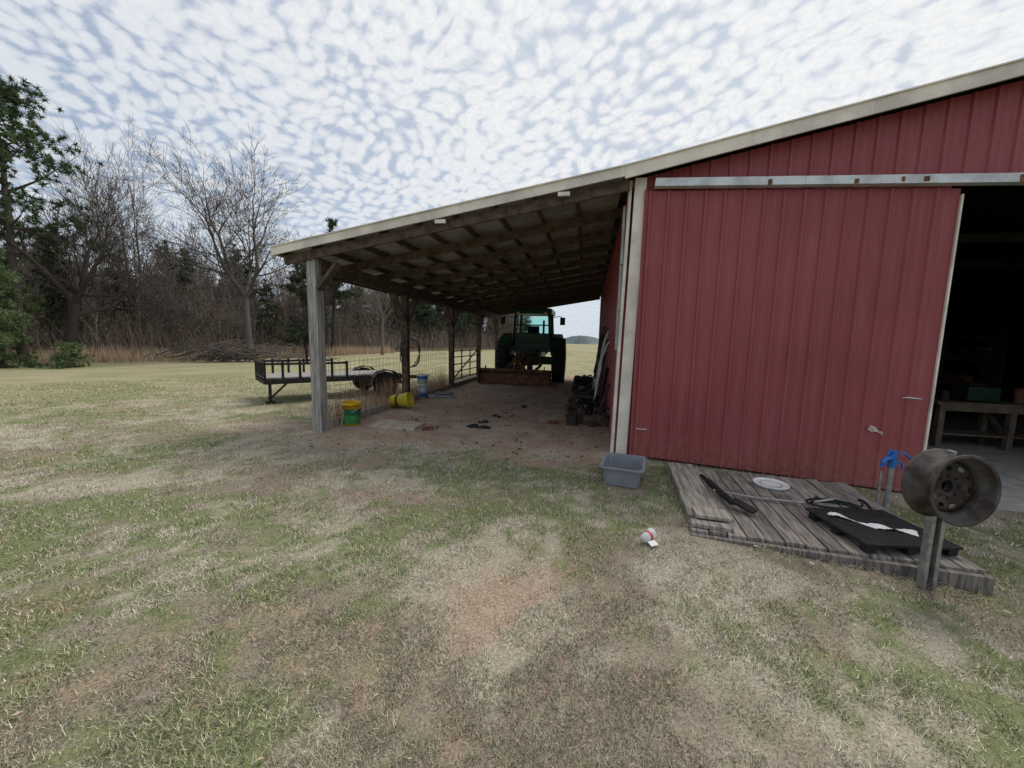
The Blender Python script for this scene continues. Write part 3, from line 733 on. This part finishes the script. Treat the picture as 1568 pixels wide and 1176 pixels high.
# ------------------------------------------------------------------ vegetation
def segs_mesh(segs):
    S=np.array(segs,float); outV=[];outF=[];o=0
    for big in (True,False):
        k=(S[:,6]>.05) if big else (S[:,6]<=.05); s=S[k]; ns=7 if big else 3
        if len(s)==0: continue
        p0=s[:,0:3];p1=s[:,3:6]; d=p1-p0; d/=np.linalg.norm(d,axis=1)[:,None]+1e-9
        ref=np.tile(np.array([.31,.17,.93]),(len(s),1)); ref[np.abs(d[:,2])>.9]=(1,.1,0)
        a=np.cross(d,ref); a/=np.linalg.norm(a,axis=1)[:,None]; b=np.cross(d,a)
        V=np.empty((len(s),2*ns,3))
        for i in range(ns):
            u=2*math.pi*i/ns; q=a*math.cos(u)+b*math.sin(u); V[:,i]=p0+q*s[:,6:7]; V[:,ns+i]=p1+q*s[:,7:8]
        base=np.arange(len(s))[:,None]*2*ns
        for i in range(ns):
            i2=(i+1)%ns; outF.append(base+np.array([[i,i2,ns+i2,ns+i]])+o)
        outV.append(V.reshape(-1,3)); o+=len(s)*2*ns
    return np.concatenate(outV),np.concatenate(outF)
def gen_tree(seed,h,r0,maxl,trunkfrac=.35,spread=.75,lean=(0,0),minr=.006,dens=1.0,up=.10,fork=3,nfork=3,taper=.62,wide=1.0):
    R=random.Random(seed); segs=[]
    def rv(): return Vector((R.uniform(-1,1),R.uniform(-1,1),R.uniform(-1,1)))
    def br(p,d,L,r,lv):
        n_=5 if lv<3 else 3; st=L/n_
        for i in range(n_):
            d=(d+rv()*(.20 if lv else .06)+Vector((0,0,up if lv>0 else .05))).normalized(); p2=p+d*st; r2=max(minr,r*(1-taper*(i+1)/n_)) if lv>0 else r*(1-.07*(i+1))
            rr=max(minr,r*(1-taper*i/n_)) if lv>0 else r*(1-.07*i)
            segs.append((*p,*p2,rr,r2)); p=p2
            if lv<maxl and (lv>0 or i>=fork) and R.random()<dens:
                for _ in range(2 if (lv==1 and R.random()<.4) else 1):
                    side=(rv().cross(d)).normalized(); nd=(d*(1-.5*spread)+side*spread*R.uniform(.7,1.2)).normalized()
                    br(p,nd,L*(R.uniform(.40,.66) if lv>0 else R.uniform(.55,.8)),max(minr,r2*R.uniform(.45,.7)),lv+1)
        if lv<maxl:
            for q in range(nfork if lv==0 else 2):
                if lv==0:
                    a=2*math.pi*q/nfork+R.uniform(-.3,.3); side=Vector((math.cos(a),math.sin(a),0)); nd=(d+side*.85*spread*wide).normalized()
                else: side=(rv().cross(d)).normalized(); nd=(d+side*.45*spread).normalized()
                br(p,nd,L*(R.uniform(.55,.75) if lv>0 else R.uniform(.8,1.05)),max(minr,r2*.72),lv+1)
    br(Vector((0,0,-.3)),Vector((lean[0],lean[1],1)).normalized(),h*trunkfrac,r0,0)
    V,F=segs_mesh(segs); V*=h/max(V[:,2].max(),.1)
    return V,F
BARK=flatmat('grey_bark',(.18,.155,.138)); BARKD=flatmat('dark_bark',(.10,.083,.073)); BARKW=flatmat('woods_bark',(.24,.20,.178))
def place_tree(name,seed,x,y,h,r,maxl,mt,**k):
    V,F=gen_tree(seed,h,r,maxl,**k); return mobj(name,npmesh(name,V,F,mt,smooth=True),None,(x,y,float(terr(x,y))))
place_tree('bare_tree',3,-19.4,28.4,16.4,.42,5,BARK,spread=.8,trunkfrac=.40,fork=5,dens=.88,minr=.013,taper=.45,nfork=4,up=.07)
place_tree('bare_tree',8,-29.5,30.5,18.0,.25,5,BARK,spread=.6,trunkfrac=.36,dens=.75,minr=.010,taper=.55)
place_tree('bare_tree',21,-25.6,21.8,11.5,.28,5,BARKD,spread=.95,lean=(.3,.1),dens=.66,trunkfrac=.3,minr=.009,taper=.5)
place_tree('bare_tree',33,-12.5,37,12.6,.17,4,BARK,spread=.6,dens=.8,minr=.012)
NEED=rndmat('pine_needles',(.035,.065,.032),(.12,.17,.08)); NEEDL=rndmat('young_pine_needles',(.08,.12,.045),(.20,.25,.12)); CED=rndmat('cedar_foliage',(.036,.050,.032),(.10,.13,.072))
def gen_pine(seed,h,cstart,cr,nt,per,size,limb=60,shape=.7,wf=.13):
    R=np.random.default_rng(seed); segs=[]; n_=10; p=np.array([0,0,-.3]); pts=[p]
    for i in range(n_): p=p+np.array([R.normal(0,.012*h/n_*3),R.normal(0,.012*h/n_*3),h/n_]); pts.append(p)
    r0=h*.015
    for i in range(n_): segs.append((*pts[i],*pts[i+1],r0*(1-.9*i/n_)+.01,r0*(1-.9*(i+1)/n_)+.01))
    tips=[]
    for q in range(limb):
        u=cstart+(1-cstart)*R.random()**.9; k=u*n_; i=min(int(k),n_-1); b=pts[i]+(pts[i+1]-pts[i])*(k-i)
        a=R.uniform(0,2*math.pi); rad=cr*((1-u)/(1-cstart))**shape*R.uniform(.55,1.1)+.15
        e=b+np.array([math.cos(a)*rad,math.sin(a)*rad,rad*R.uniform(-.1,.45)])
        m=(b+e)/2+np.array([0,0,-.05*rad]); segs.append((*b,*m,.02+rad*.012,.012+rad*.006)); segs.append((*m,*e,.012+rad*.006,.008)); tips.append((b,m,e,rad))
    wts=np.array([x[3] for x in tips]); wts/=wts.sum(); C=[]
    for q in R.choice(len(tips),nt,p=wts):
        b,m,e,rad=tips[q]; u=R.random()**.6; c=(m+(e-m)*(u*2-1)) if u>.5 else b+(m-b)*(u*2)
        C.append(c+R.normal(0,.10*rad+.08,3)*np.array([1,1,.55]))
    C=np.array(C); C=np.repeat(C,per,0); n2=len(C); dv=R.normal(0,1,(n2,3)); dv[:,2]+=.35; dv/=np.linalg.norm(dv,axis=1)[:,None]
    sd_=np.cross(dv,R.normal(0,1,(n2,3))); sd_/=np.linalg.norm(sd_,axis=1)[:,None]
    L=R.uniform(.6,1.2,n2)[:,None]*size; T=np.empty((n2,3,3)); T[:,0]=C-sd_*L*wf; T[:,1]=C+sd_*L*wf; T[:,2]=C+dv*L
    V,F=segs_mesh(segs)
    return V,F,T,np.repeat(np.repeat(R.random(nt),per)*.6+R.random(n2)*.4,3)
def pine(name,seed,x,y,h,cs,cr,nt,per,size,mt,parent=None,rz=0,**k):
    V,F,T,rn=gen_pine(seed,h,cs,cr,nt,per,size,**k)
    e=empty(name,(x,y,float(terr(x,y))),rz,parent)
    mobj('trunk',npmesh(name+'_trunk',V,F,BARKD,smooth=True),e)
    mobj('needles',npmesh(name+'_needles',T.reshape(-1,3),np.arange(len(T)*3).reshape(-1,3),mt,rnd=rn),e)
    return e
pine('pine_tree',5,-25.6,20.2,15.0,.48,4.6,900,34,.27,NEED,limb=44,shape=.45,wf=.09)
pine('pine_tree',6,-31,22,17,.42,4.5,600,28,.32,NEED,limb=38,shape=.5,wf=.10)
pine('young_pine',7,-24.6,18.2,6.6,.05,1.9,800,26,.24,NEEDL,limb=60,wf=.09)
pine('young_pine',9,-26.8,20.2,8.6,.05,2.4,950,26,.26,NEEDL,limb=60,wf=.09)
pine('young_pine',10,-22.3,19.3,1.6,.05,1.0,180,22,.18,NEEDL,limb=36)
pine('cedar_tree',12,-18.0,33.5,9.6,.15,2.4,900,18,.3,CED,limb=60)
pine('pine_tree',13,-17.2,37,12.6,.40,2.6,600,22,.38,CED,limb=34)
woods=empty('woods'); 
var=[]
for q in range(5):
    V,F=gen_tree(100+q,10,.10,3,trunkfrac=.42,spread=.6,minr=.015,dens=1.0,fork=2,nfork=3); var.append(npmesh('woods_tree_%d'%q,V,F,BARKW,smooth=True))
pv=[]
for q in range(3):
    V,F,T,rn=gen_pine(200+q,10,.25,2.1,420,12,.42,limb=44)
    pv.append((npmesh('woods_pine_trunk_%d'%q,V,F,BARKD),npmesh('woods_pine_needles_%d'%q,T.reshape(-1,3),np.arange(len(T)*3).reshape(-1,3),CED,rnd=rn)))
line=np.array([(-75,14),(-45,19),(-30,24),(-21.5,32),(-17,42),(-9,56),(0,70),(6,82)],float)
seg=np.diff(line,axis=0); sl2=np.linalg.norm(seg,axis=1); cum=np.concatenate([[0],np.cumsum(sl2)])
nrm=np.stack([-seg[:,1],seg[:,0]],1)/sl2[:,None]
def along(u,off):
    D=u*cum[-1]; i=np.clip(np.searchsorted(cum,D)-1,0,len(seg)-1); f=((D-cum[i])/sl2[i])[...,None]
    return line[i]+seg[i]*f+nrm[i]*np.asarray(off)[...,None]
NW=350; UU=RG.random(NW); P_=along(UU,RG.uniform(0.5,20,NW))
for q in range(NW):
    x_,y_=P_[q]; h=min(math.hypot(x_,y_)*.0200,1.25)*RG.uniform(.55,1.15)
    if math.hypot(x_+19.4,y_-28.4)<2.0: continue
    if RG.random()<(.24 if UU[q]<.5 else .42):
        a_m,b_m=pv[RG.integers(3)]; rz=RG.uniform(0,6.28); sc=h*RG.uniform(.75,1.05)
        for mm in (a_m,b_m): mobj('woods_pine',mm,woods,(x_,y_,-.4),rz,sc)
    else: mobj('woods_bare_tree',var[RG.integers(5)],woods,(x_,y_,-.4),RG.uniform(0,6.28),h)
def scatter(name,n_,omin,omax,hmin,hmax,wmin,wmax,mt,vert=1.0,zmax=None,u0=0,u1=1,parent=woods,leanf=.5,pw=1.5):
    Q=along(RG.uniform(u0,u1,n_),RG.uniform(omin,omax,n_)); h=RG.uniform(hmin,hmax,n_); w_=RG.uniform(wmin,wmax,n_)
    cl=.62+.38*np.sin(Q[:,0]*.9+1.7*np.sin(Q[:,1]*.6))*np.sin(Q[:,1]*.8)
    z0=terr(Q[:,0],Q[:,1])+ (RG.random(n_)**pw*zmax*cl if zmax else 0)
    if not zmax: h=h*(.45+.55*cl)
    ph=RG.uniform(0,6.28,n_); T=np.empty((n_,3,3)); base=np.stack([Q[:,0],Q[:,1],z0],1)
    pp=RG.uniform(0,6.28,n_); s_=np.stack([np.cos(pp)*w_,np.sin(pp)*w_,np.zeros(n_)],1)
    T[:,0]=base-s_; T[:,1]=base+s_; T[:,2]=base+np.stack([np.cos(ph)*h*leanf*RG.random(n_),np.sin(ph)*h*leanf*RG.random(n_),h*vert],1)
    return mobj(name,npmesh(name,T.reshape(-1,3),np.arange(3*n_).reshape(-1,3),mt,rnd=np.repeat(RG.random(n_),3)),parent)
scatter('brush_stems',48000,-.5,14,1.0,5.0,.013,.03,rndmat('brush',(.14,.11,.092),(.34,.27,.225)),leanf=.7)
scatter('brush_leaves',75000,1.0,20,.10,.35,.05,.13,rndmat('brush_leaf',(.09,.072,.058),(.26,.19,.148)),zmax=7.0,vert=.6,pw=1.4)
scatter('evergreen_undergrowth',34000,.5,14,.1,.38,.06,.15,rndmat('undergrowth_green',(.045,.063,.036),(.12,.15,.082)),zmax=4.8,vert=.6,u0=.0,u1=1)
scatter('broom_sedge',26000,-3.4,.8,.4,1.3,.014,.034,rndmat('broom_sedge',(.38,.27,.18),(.66,.53,.38)),leanf=.35,parent=None,u1=.62)
scatter('broom_sedge',5000,-1.0,.8,.2,.7,.014,.034,rndmat('short_sedge',(.30,.23,.15),(.50,.41,.29)),leanf=.35,parent=None,u0=.62)
mb=MB()
for q in range(230):
    a=(random.gauss(-19.4,2.0),random.gauss(25.4,.6),random.uniform(.0,.9)-.3); th_=random.uniform(-.5,.5); L2=random.uniform(.8,3)
    mb.tube([a,(a[0]+L2*.5*math.cos(th_),a[1]+L2*.3*math.sin(th_),a[2]+random.uniform(.1,.6)),(a[0]+L2*math.cos(th_),a[1]+L2*.6*math.sin(th_),a[2]+random.uniform(-.1,.8))],random.uniform(.012,.035),BARKW,4)
mb.build('brush_pile')
nw=900; d_=RG.uniform(.2,6.2,nw); s_=-5.0+RG.normal(0,.10,nw); x=CX+s_*W[0]+d_*N[0]; y=CY+s_*W[1]+d_*N[1]; h=RG.uniform(.15,.8,nw); T=np.empty((nw,3,3)); ph=RG.uniform(0,6.28,nw)
base=np.stack([x,y,np.zeros(nw)],1); s3=np.stack([np.cos(ph)*.007,np.sin(ph)*.007,np.zeros(nw)],1); T[:,0]=base-s3;T[:,1]=base+s3;T[:,2]=base+np.stack([RG.normal(0,.08,nw),RG.normal(0,.08,nw),h],1)
mobj('dry_weeds',npmesh('dry_weeds',T.reshape(-1,3),np.arange(3*nw).reshape(-1,3),rndmat('dry_weed',(.35,.18,.09),(.60,.42,.28)),rnd=np.repeat(RG.random(nw),3)))
# ------------------------------------------------------------------ hills
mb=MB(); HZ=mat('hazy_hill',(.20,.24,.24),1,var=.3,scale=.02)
pr=[]; n_=140
for i in range(n_):
    a=math.radians(-80+160*i/(n_-1)); R_=520+60*math.sin(i*.3); hh=9+4*math.sin(i*.21)+2.5*math.sin(i*.9)+1.2*math.sin(i*2.7)+random.random()*1.5
    pr.append(((R_*math.sin(a),R_*math.cos(a),-1),(R_*math.sin(a)*1.02,R_*math.cos(a)*1.02,hh)))
V=[p for q in pr for p in q]; mb.add(V,[(2*i,2*i+2,2*i+3,2*i+1) for i in range(n_-1)],HZ); mb.build('distant_hills')
